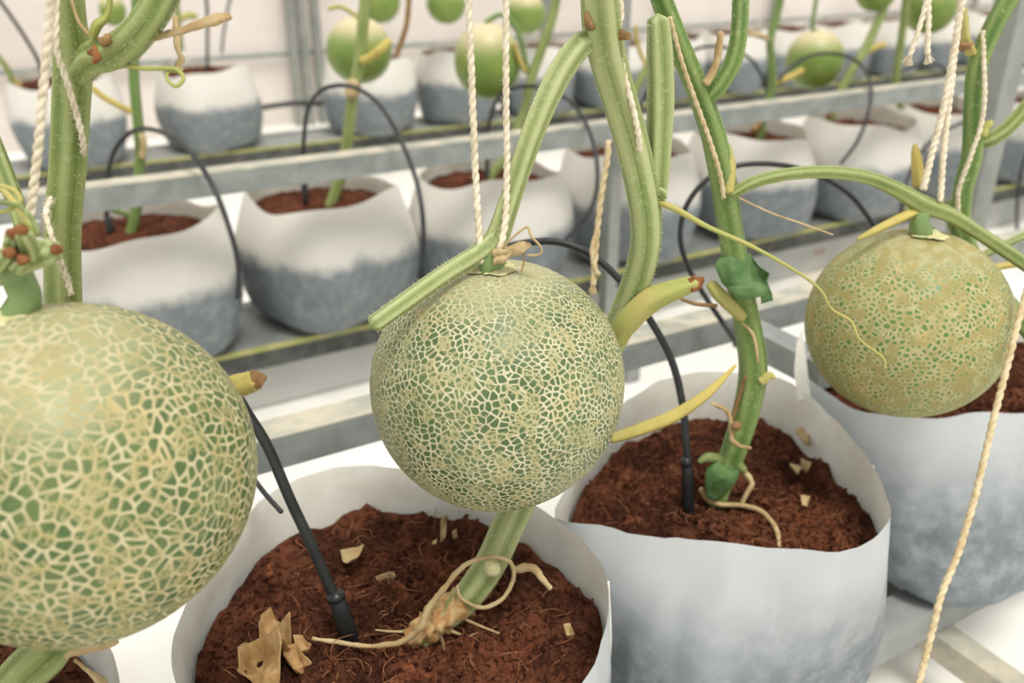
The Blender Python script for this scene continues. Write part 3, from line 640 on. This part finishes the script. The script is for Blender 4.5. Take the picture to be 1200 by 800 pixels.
V.stem('pale_nub', [(848, 540, .652, 14), (830, 536, .648, 12), (819, 541, .646, 5)], 10, 'stem_pale', 12, 0)
V.stem('pale_nub', [(866, 545, .648, 12), (873, 552, .646, 8)], 8, 'stem_pale', 10, 0)
def leaf(plant, outline, t, bulge, name='leaf', mat='leaf', seed=0, label=None, tz=0):
    cx = sum(q[0] for q in outline) / len(outline); cy = sum(q[1] for q in outline) / len(outline)
    n = len(outline); mb = MB(); vs = []; m = 7
    for side in (0, 1):
        for i in range(m + 1):
            f = i / m
            for q in outline:
                x = cx + (q[0] - cx) * f; y = cy + (q[1] - cy) * f
                dt = bulge * (1 - f * f) + .006 * noise.noise(Vector((x * .06, y * .06, seed))) + tz * (y - cy)
                vs.append(P(x, y, t - dt + side * .0007))
    o = (m + 1) * n
    fs = [(i * n + k, i * n + (k + 1) % n, (i + 1) * n + (k + 1) % n, (i + 1) * n + k) for i in range(m) for k in range(n)]
    fs += [tuple(o + q for q in reversed(f)) for f in fs]
    fs += [(m * n + k, m * n + (k + 1) % n, o + m * n + (k + 1) % n, o + m * n + k) for k in range(n)]
    mb.add(vs, fs); return build(name, mb, mat, plant.base, plant.t, True, label)
leaf(V, [(837, 310), (842, 302), (856, 298), (868, 299), (880, 297), (882, 306), (880, 320), (886, 334), (882, 344), (868, 350), (858, 344), (846, 332)], .585, .006, label='small curled green leaf', seed=1)
leaf(V, [(876, 298), (882, 302), (890, 312), (902, 320), (899, 330), (905, 344), (906, 352), (892, 356), (893, 346), (884, 340), (880, 325), (877, 310)], .592, -.004, seed=2)
leaf(V, [(852, 336), (870, 330), (890, 330), (902, 336), (898, 346), (880, 350), (862, 350)], .582, .004, seed=3)
leaf(V, [(828, 548), (842, 540), (856, 548), (868, 550), (862, 566), (850, 578), (838, 588), (828, 582), (826, 566)], .646, .010, 'basal_leaf', seed=4, label='dark green leaf at the stem foot', mat='leaf')
V.done()
# right-edge vine
b = PZ(1210, 455, .25) + RU * .03; D = Plant('green vine beside the grey post at the right edge', b)
pd = .06
D.stem('main_stem', [(1230, 470, .735, 20), (1215, 400, .71, 20), (1150, 320, .675, 20), (1128, 270, .655, 22), (1129, 225, .642, 21), (1140, 180, .632, 23), (1142, 120, .618, 22), (1147, 75, .607, 22), (1163, 35, .598, 22), (1182, 0, .59, 22), (1210, -50, .58, 22)], 22, 'stem_dark', hair=80)
D.stem('side_branch', [(1144, 168, .630, 12), (1160, 163, .627, 17), (1180, 150, .624, 16), (1205, 122, .62, 16), (1230, 85, .615, 16)], 16, 'stem', hair=40)
D.stem('withered_tip', [(1140, 62, .602, 12), (1134, 50, .598, 10), (1131, 30, .596, 9), (1130, 10, .594, 6)], 10, 'yellow_green', 10, 3, .2, jitter=.4)
D.stem('withered_tip', [(1150, 158, .622, 12), (1157, 148, .62, 9), (1162, 142, .619, 5)], 9, 'yellow_green', 10, 3, .3, jitter=.5)
D.stem('withered_tip', [(1136, 52, .596, 9), (1128, 54, .594, 8), (1123, 48, .594, 4)], 8, 'brown', 10, 3, .3, jitter=.5)
D.stem('yellow_petiole', [(1077, 218, .60, 12), (1075, 195, .598, 11), (1073, 178, .597, 8), (1072, 169, .597, 3)], 10, 'yellow', 12, 4, .2, label='yellow dry petiole tip')
D.stem('yellow_petiole', [(1072, 248, .588, 10), (1050, 258, .586, 11), (1025, 270, .584, 9), (1005, 280, .584, 4)], 9, 'yellow', 12, 4, .2, label='yellow withered flap over the right melon')
D.stem('side_shoot', [(1120, 235, .65, 15), (1118, 260, .655, 17), (1130, 285, .66, 15)], 14, 'stem_dark')
D.stem('side_shoot', [(1150, 300, .70, 9), (1180, 285, .70, 9), (1215, 270, .70, 9)], 10, 'stem')
D.stem('yellow_petiole', [(1165, 313, .68, 8), (1190, 309, .68, 8), (1215, 306, .68, 8)], 9, 'yellow')
D.done()

# vines in the rows behind
def far_vine(label, base_px, p, stems):
    b = PR(*base_px, p); pl = Plant(label, b, 'melon vines in the rows behind')
    for nm, pts, w, mat in stems:
        q = [PR(x, y, p + (dp[0] if dp else 0)) for x, y, *dp in pts]
        dep = [(v - Vector((0, 0, CAM_H))).length / ray(x[0], x[1]).length for v, x in zip(q, pts)]
        mb = MB(); mb.tube(q, [w * d / F_PX / 2 for d in dep], 12, 5, .08, 0, True, 6); build(nm, mb, mat, pl.base, pl.t)
far_vine('thin green vine in the second row, left, with a brown patch', (152, 272), ROW2, [
    ('main_stem', [(150, 280), (156, 262), (161, 225), (164, 180), (162, 150), (157, 100), (156, 60), (160, 20), (158, -20)], 12, 'stem_dark'),
    ('yellow_petiole', [(157, 132), (140, 124), (122, 114), (108, 103)], 7, 'yellow'),
    ('leaf_sprout', [(158, 222), (145, 216), (134, 210)], 8, 'stem_dark'), ('brown_patch', [(166, 185, -.008), (168, 170, -.008), (166, 158, -.008)], 8, 'tan'),
    ('leaf_sprout', [(156, 258), (146, 250), (130, 245)], 6, 'stem_dark')])
far_vine('green vine in front of the upper left melon', (388, 240), ROW2, [
    ('main_stem', [(384, 248), (393, 225), (403, 190), (409, 150), (413, 115), (421, 70), (425, 30), (430, -20)], 13, 'stem'),
    ('yellow_petiole', [(424, 72, -.01), (436, 66, -.02), (446, 58, -.03), (456, 48, -.03)], 10, 'yellow'),
    ('brown_node', [(411, 112, -.006), (412, 104, -.006), (415, 96, -.006)], 15, 'tan'),
    ('brown_shoot', [(464, 66), (470, 50), (477, 25), (480, -15)], 6, 'brown'), ('pale_shoot', [(421, 22), (412, 15), (398, 8), (385, 10)], 5, 'yellow_green')])
far_vine('green vine leaning right behind the centre twines', (574, 212), ROW2, [
    ('main_stem', [(570, 218), (580, 200), (592, 185), (600, 165), (607, 150), (617, 122), (622, 95), (634, 60), (646, 25), (655, -15)], 11, 'stem'),
    ('orange_petiole', [(602, 50), (608, 68), (616, 84)], 6, 'yellow')])
far_vine('thin green vine seen between the centre stem and the short shoot', (735, 125), ROW2, [
    ('main_stem', [(700, 168), (720, 146), (736, 122), (748, 98), (760, 75), (772, 50)], 9, 'stem'), ('yellow_petiole', [(760, 78), (752, 66), (746, 45), (745, 30)], 5, 'yellow')])
far_vine('green vine with a yellow petiole left of the melon under the hose loop', (893, 150), ROW2, [
    ('main_stem', [(890, 165), (897, 130), (905, 100), (904, 70), (903, 45), (910, 20), (918, -15)], 9, 'stem_dark'),
    ('yellow_petiole', [(905, 98), (918, 93), (930, 88), (940, 82)], 7, 'yellow'), ('yellow_petiole', [(901, 46), (890, 42), (876, 38)], 6, 'tan'),
    ('leaf_tip', [(893, 135), (888, 148), (882, 152)], 8, 'brown')])
far_vine('green vine leaning right beside the melon under the hose loop', (975, 140), ROW2, [
    ('main_stem', [(972, 142), (985, 108), (1000, 80), (1014, 58), (1025, 35), (1035, 12), (1042, -15)], 10, 'stem'),
    ('yellow_petiole', [(1010, 64), (1024, 56), (1036, 52)], 7, 'yellow'), ('hanging_tip', [(974, 125), (972, 138), (976, 142)], 8, 'brown')])
far_vine('upright thin green vine behind the cut twine ends', (1050, 98), ROW2, [
    ('main_stem', [(1056, 125), (1050, 100), (1052, 75), (1056, 50), (1060, 20), (1064, -15)], 9, 'stem'), ('tip', [(1049, 112), (1053, 120), (1058, 126)], 5, 'stem_dark')])
far_vine('thin vine at the left edge in the farthest row', (5, 95), ROW3, [('main_stem', [(15, 95), (8, 80), (-6, 62)], 7, 'stem'), ('yellow_petiole', [(14, 92), (22, 100), (26, 104)], 6, 'yellow')])
far_vine('dry brown vine tip above the tall bag in the farthest row', (208, 60), ROW3, [('main_stem', [(212, 58), (210, 40), (208, 20), (205, -15)], 7, 'stem'), ('yellow_leaf', [(212, 22), (222, 18), (230, 20)], 8, 'yellow_green')])

# ------------------------------------------------------------------ twines
def twine(pts, w, label, mat='twine', turns=190, fuzz=420, ends=False):
    p, r = px(pts, w); ps, rs = smooth(p, r, 14); fr = frames(ps); b = ps[-1].copy()
    t = thing('twine', label, 'twine', b, 'twines holding up the vines')
    L = 0; acc = [0]
    for i in range(1, len(ps)): L += (ps[i] - ps[i - 1]).length; acc.append(L)
    n = max(30, int(L / .0012)); idx = np.linspace(0, L, n); mb = [MB(), MB()]; fz = MB()
    for s in (0, 1):
        q, rr = [], []
        for d in idx:
            i = min(max(int(np.searchsorted(acc, d)), 1), len(ps) - 1); f = (d - acc[i - 1]) / max(1e-9, acc[i] - acc[i - 1])
            c = ps[i - 1].lerp(ps[i], f); a, bb = fr[i]; R0 = rs[i - 1] * (1 - f) + rs[i] * f; th = d * turns * 2 * math.pi / 1.9 + s * math.pi
            q.append(c + (a * math.cos(th) + bb * math.sin(th)) * R0 * .33); rr.append(R0 * .66)
        mb[s].tube(q, rr, 7, res=1); build('strand', mb[s], mat, b, t)
    if fuzz: hairs(fz, ps, rs, fuzz, .0016, 1, .00005); build('fuzz', fz, mat, b, t, False, kind='stuff')
    if ends:
        e = MB(); d = (ps[-1] - ps[-4]).normalized()
        for _ in range(26):
            v = (d + Vector((random.gauss(0, .35), random.gauss(0, .35), random.gauss(0, .2)))).normalized(); e.tube([ps[-1] - d * .003, ps[-1] + v * .003, ps[-1] + v * .006], [.0004, .0004, .0002], 4, res=1)
        build('frayed_end', e, mat, b, t)
    return t
twine([(546, -40, .395), (549, 0, .402), (553, 100, .418), (557, 200, .433), (561, 270, .440), (563, 308, .441)], 9.5, 'left of the two cream twines tied to the centre melon')
twine([(594, -40, .40), (593, 0, .405), (593, 100, .42), (594, 200, .435), (592, 260, .439), (586, 292, .438)], 9, 'right of the two cream twines tied to the centre melon')
twine([(66, -40, .315), (61, 0, .322), (52, 90, .335), (44, 180, .346), (36, 245, .352), (30, 285, .353)], 12, 'thick blurred cream twine hanging at the far left', fuzz=260)
twine([(66, -40, .355), (66, 20, .358), (67, 60, .364), (78, 95, .374), (90, 135, .386), (97, 165, .394), (95, 190, .408), (84, 215, .43), (74, 235, .44)], 8, 'twine wound down the thick left stem')
twine([(60, 232, .40), (54, 248, .395), (58, 268, .392), (68, 300, .395), (78, 325, .405), (84, 345, .41)], 7, 'loop of twine tied low on the left stem')
twine([(722, -30, .44), (728, 15, .445), (723, 45, .452), (731, 85, .458), (745, 140, .468), (749, 175, .478), (746, 205, .503)], 8, 'pale twine running along the centre stem', fuzz=80)
twine([(713, 165, .60), (712, 185, .60), (706, 220, .60), (701, 260, .60), (698, 295, .60), (695, 335, .60)], 8, 'knotted old twine dangling beside the centre stem', 'twine_old', 120, 90, True)
twine([(701, 268, .596), (694, 290, .596), (696, 312, .597), (702, 322, .598)], 6, 'side strand of the knotted old twine', 'twine_old', 120, 30)
twine([(1138, -40, .545), (1128, 0, .553), (1116, 70, .565), (1105, 130, .573), (1092, 180, .580), (1082, 222, .585)], 9, 'cream twine slanting down to the right melon, left strand')
twine([(1132, -40, .548), (1126, 0, .556), (1117, 80, .568), (1110, 140, .577), (1105, 190, .582), (1102, 236, .586)], 8, 'cream twine hanging to the right melon, right strand')
twine([(1094, -40, .55), (1086, 0, .556), (1078, 30, .56), (1070, 55, .564), (1066, 66, .566)], 7, 'short cut twine end at top right, left one', fuzz=40, ends=True)
twine([(1090, -40, .55), (1088, 0, .556), (1088, 30, .56), (1087, 50, .563), (1087, 64, .565)], 7.5, 'short cut twine end at top right, right one', fuzz=40, ends=True)
twine([(1152, 36, .596), (1153, 75, .60), (1154, 110, .604), (1150, 145, .612), (1137, 185, .620), (1123, 225, .63), (1124, 260, .64)], 6, 'thin twine following the stem at the right edge')
twine([(1225, 280, .56), (1200, 352, .56), (1180, 430, .56), (1162, 500, .56), (1143, 580, .562), (1122, 650, .564), (1104, 694, .565), (1092, 740, .566), (1074, 810, .568)], 9, 'long tan twine crossing the lower right corner', 'twine_old', 150, 90)
twine([(785, 20, .492), (800, 75, .505), (815, 118, .518), (832, 165, .532), (844, 205, .545), (848, 232, .555)], 6, 'twine along the vine right of the short shoot', 'twine_old', 160, 40)

# ------------------------------------------------------------------ drip tubes
def hose(pts, w, label, stake=None, row=None, cat='hose', grp='black drip hoses'):
    if row is None: p, r = px(pts, w)
    else:
        p = [PR(q[0], q[1], row + (q[2] if len(q) > 2 else 0)) for q in pts]; r = [w / 2000.] * len(p)
    b = p[-1].copy(); t = thing('drip_hose', label, 'hose', b, grp)
    mb = MB(); mb.tube(p, r, 12, res=10); build('tube', mb, 'tube', b, t)
    if stake:
        q = [P(*s[:3]) for s in stake]; rr = [s[3] * s[2] / F_PX / 2 for s in stake]
        mb = MB(); mb.tube(q, rr, 12, 4, .12, 0, True, 3); so_ = build('dripper_stake', mb, 'stake', b, t)
        mb = MB(); mb.tube([q[0].lerp(q[1], -.15), q[0].lerp(q[1], .3)], rr[0] * 1.25, 12, res=1); build('collar', mb, 'stake', b, so_)
    elif row is not None:
        e = p[-1] if p[-1].z < p[0].z else p[0]
    return t
def stake_at(parent_pts): pass
hose([(200, 420, .48), (245, 438, .48), (275, 462, .478), (292, 488, .480), (314, 524, .486), (340, 585, .497), (365, 638, .507), (384, 682, .515), (397, 706, .519)], 13, 'black drip hose from behind the left melon into the near soil',
     [(393, 698, .517, 18), (398, 712, .519, 22), (408, 740, .524, 24), (412, 756, .527, 20), (418, 790, .535, 8)])
hose([(545, 345, .64), (570, 302, .635), (600, 288, .63), (650, 283, .625), (695, 300, .622), (735, 338, .622), (765, 380, .626), (788, 425, .632), (800, 475, .638), (804, 520, .642), (806, 545, .645)], 9, 'black drip hose arching behind the centre melon to the next bag',
     [(804, 540, .643, 11), (806, 558, .645, 13), (806, 590, .65, 14), (807, 612, .655, 8)])
hose([(1040, 285, .83), (1025, 265, .82), (998, 230, .80), (962, 207, .785), (920, 194, .775), (870, 193, .77), (832, 208, .77), (806, 238, .775), (797, 275, .785), (806, 312, .80), (828, 350, .815), (850, 382, .83), (880, 425, .79), (912, 466, .775)], 6.5, 'black hose loop right of the centre stem, tail down to a bag')
hose([(286, 548, .56), (298, 562, .56), (312, 580, .555), (330, 600, .55)], 6, 'short black hose end beside the left melon', None)
def hose_row(pts, d, label, row, spike=None):
    t = hose(pts, d, label, None, row)
    if spike:
        a = PR(*spike[0], row); bq = PR(*spike[1], row)
        mb = MB(); mb.tube([a, bq - Vector((0, 0, .02))], [.005, .003], 10, res=1); build('dripper_stake', mb, 'stake', t.location.copy(), t)
G2 = ROW2
hose_row([(278, 350, -.26), (279, 310, -.25), (268, 265, -.23), (248, 215, -.20), (220, 175, -.15), (190, 155, -.08), (160, 152, -.02), (138, 170, 0), (127, 200, 0), (124, 240, 0), (129, 275, 0)], 6, 'black hose arch over the left bag in the second row', G2, ((127, 255), (129, 278)))
hose_row([(497, 300, -.26), (495, 250, -.25), (486, 205, -.22), (465, 155, -.18), (440, 118, -.10), (410, 101, -.03), (380, 104, 0), (362, 125, 0), (356, 165, 0), (356, 205, 0), (358, 235, 0)], 6, 'black hose arch around the vine of the upper left melon', G2, ((356, 212), (359, 240)))
hose_row([(662, 282, -.22), (690, 250, -.23), (700, 215, -.23), (696, 170, -.20), (678, 130, -.13), (652, 108, -.06), (622, 101, -.02), (592, 107, 0), (577, 130, 0), (571, 165, 0), (571, 195, 0), (570, 225, 0)], 6, 'black hose arch over the second-row bag behind the centre twines', G2, ((571, 200), (570, 230)))
hose_row([(868, 196, -.05), (885, 172, -.04), (897, 140, -.03), (898, 105, -.02), (882, 72, 0), (855, 57, 0), (825, 55, 0), (800, 65, 0)], 6, 'black hose loop behind the fork of the vine right of centre', G2 + .06)
hose_row([(985, 192, -.15), (1005, 165, -.15), (1018, 130, -.14), (1020, 98, -.10), (1008, 75, 0), (985, 64, 0), (955, 64, 0), (930, 76, 0), (912, 95, 0)], 6, 'black hose loop passing in front of the right of centre melon', G2 - .05)
hose_row([(1035, 108, 0), (1048, 90, 0), (1068, 78, 0), (1090, 74, 0), (1108, 82, 0), (1120, 105, 0), (1118, 140, 0)], 6, 'black hose loop below the cut twine ends', G2 + .04)
hose_row([(1056, 250, -.1), (1062, 215, -.09), (1078, 180, -.06), (1105, 155, -.03), (1140, 140, 0), (1180, 135, 0), (1230, 140, 0)], 7, 'black hose rising behind the right melon towards the post', G2 - .17)
hose_row([(1192, 272, 0), (1192, 240, 0), (1196, 205, 0), (1206, 170, 0)], 7, 'black hose piece at the right edge of the frame', G2 - .12)
hose_row([(742, 150, 0), (748, 128, 0), (760, 105, 0), (775, 85, 0), (800, 70, 0)], 6, 'short black hose behind the short cut shoot', G2 + .1)
hose_row([(52, 100, 0), (45, 72, 0), (30, 45, 0), (12, 18, 0), (-5, -5, 0)], 8, 'dark hose descending at the top left corner', ROW3 - .2)
hose_row([(241, -15, 0), (243, 20, 0), (243, 60, 0), (243, 92, 0)], 8, 'dark thin hose dropping into the tall far bag', ROW3)
hose_row([(276, -15, 0), (268, 5, 0), (262, 40, 0), (260, 62, 0)], 7, 'dark thin hose just behind the tall far bag', ROW3 + .2)
hose_row([(296, 128, 0), (320, 124, 0), (345, 121, 0), (372, 121, 0), (395, 118, 0)], 14, 'black supply pipe between two bags of the farthest row', ROW3 + .02)

# ------------------------------------------------------------------ small things on the coir
def crumpled(outline_px, z, label, seed, lift=.02, mats='dryleaf', cat='leaf', name='dry_leaf', group=None):
    pts = [PZ(x, y, z) for x, y in outline_px]; c = sum(pts, Vector()) / len(pts); n = 48
    loop = []
    m = len(pts)
    for k in range(n):
        f = k / n * m; i = int(f); loop.append(pts[i % m].lerp(pts[(i + 1) % m], f - i))
    vs = []; rings = 12
    for side in (0, 1):
        for i in range(rings + 1):
            for q in loop:
                p = c.lerp(q, i / rings); h = lift * (.4 + 1.1 * (i / rings) ** 3 * (.5 + noise.noise(Vector((q.x * 60, q.y * 60, seed + 4)))) + 1.3 * noise.noise(Vector((p.x * 45 + seed, p.y * 45, 0))) + .35 * abs(noise.noise(Vector((p.x * 110, p.y * 110, seed)))))
                vs.append(p + Vector((0, 0, max(h, .0) - side * .0006)))
    o = (rings + 1) * n
    fs = [(i * n + k, (i + 1) * n + k, (i + 1) * n + (k + 1) % n, i * n + (k + 1) % n) for i in range(rings) for k in range(n)]
    fs += [tuple(o + q for q in reversed(f)) for f in fs]
    fs += [(rings * n + k, o + rings * n + k, o + rings * n + (k + 1) % n, rings * n + (k + 1) % n) for k in range(n)]
    mb = MB(); mb.add(vs, fs); ob = build(name, mb, mats, c, None, True); tag(ob, label, cat, group); return ob
crumpled([(304, 748), (306, 728), (319, 723), (330, 735), (344, 742), (343, 765), (338, 782), (328, 776), (320, 766), (306, 762)], .254, 'crumpled tan dry leaf on the near soil, upper piece', 3, .016)
crumpled([(283, 815), (282, 780), (290, 769), (310, 764), (332, 776), (336, 792), (330, 815), (305, 825)], .254, 'crumpled tan dry leaf at the bottom edge, cupped piece', 9, .015)
crumpled([(336, 772), (350, 768), (366, 785), (362, 794), (345, 796), (335, 786)], .252, 'small tan dry leaf lobe beside the crumpled leaves', 14, .010)
crumpled([(345, 755), (356, 752), (366, 762), (362, 774), (350, 772)], .252, 'curled round bit of dry leaf near the hose stake', 17, .010)
bits = [((400, 655), (428, 652), (420, 665), (408, 670), (402, 664)), ((440, 678), (462, 676), (464, 682), (444, 684)), ((517, 625), (525, 613), (523, 640), (516, 642)), ((507, 634), (512, 632), (511, 640), (506, 640)), ((530, 632), (535, 629), (536, 634), (531, 636)),
        ((660, 742), (668, 738), (672, 748), (664, 750)), ((930, 510), (945, 512), (948, 525), (938, 520)), ((925, 548), (938, 556), (934, 562), (924, 554)), ((936, 592), (948, 590), (944, 604), (938, 602)), ((937, 545), (950, 548), (946, 556), (938, 552))]
bl = ['pale dry flake near the back of the centre soil', 'pale twig bit left of the centre stem base', 'tiny dry sprig below the centre melon', 'tiny cream speck left of the sprig', 'tiny cream speck right of the sprig', 'cream speck at the right rim of the near bag',
      'dry sprig at the far rim of the right-hand soil', 'dry yellow twig on the right-hand soil', 'small straw cross on the right-hand soil', 'pale flake on the right-hand soil']
for i, (o, l) in enumerate(zip(bits, bl)): crumpled(o, .251 if i < 6 else .244, l, i * 3, .006, 'tan', 'debris', 'dry_flake', 'dry bits lying on the coir')
# red numbers on the skirt board of the second row
cu = bpy.data.curves.new('marker_number', 'FONT'); cu.body = '08'; cu.size = .021; cu.space_character = 1.5; cu.extrude = .0002
to = bpy.data.objects.new('tmp', cu); me_ = bpy.data.meshes.new_from_object(to); bpy.data.objects.remove(to)
me_.materials.append(M['red']); tx = bpy.data.objects.new('marker_number', me_); C.objects.link(tx)
brd = [o for o in bpy.data.objects if o.name.startswith('bench_frame')][1]
q = PR(954, 300, ROW2 - .07 + .0235)
tx.parent = brd; tx.location = q - brd.location; tx.rotation_euler = (math.radians(90), 0, ROW_A); tx['label'] = 'red hand-marked number'
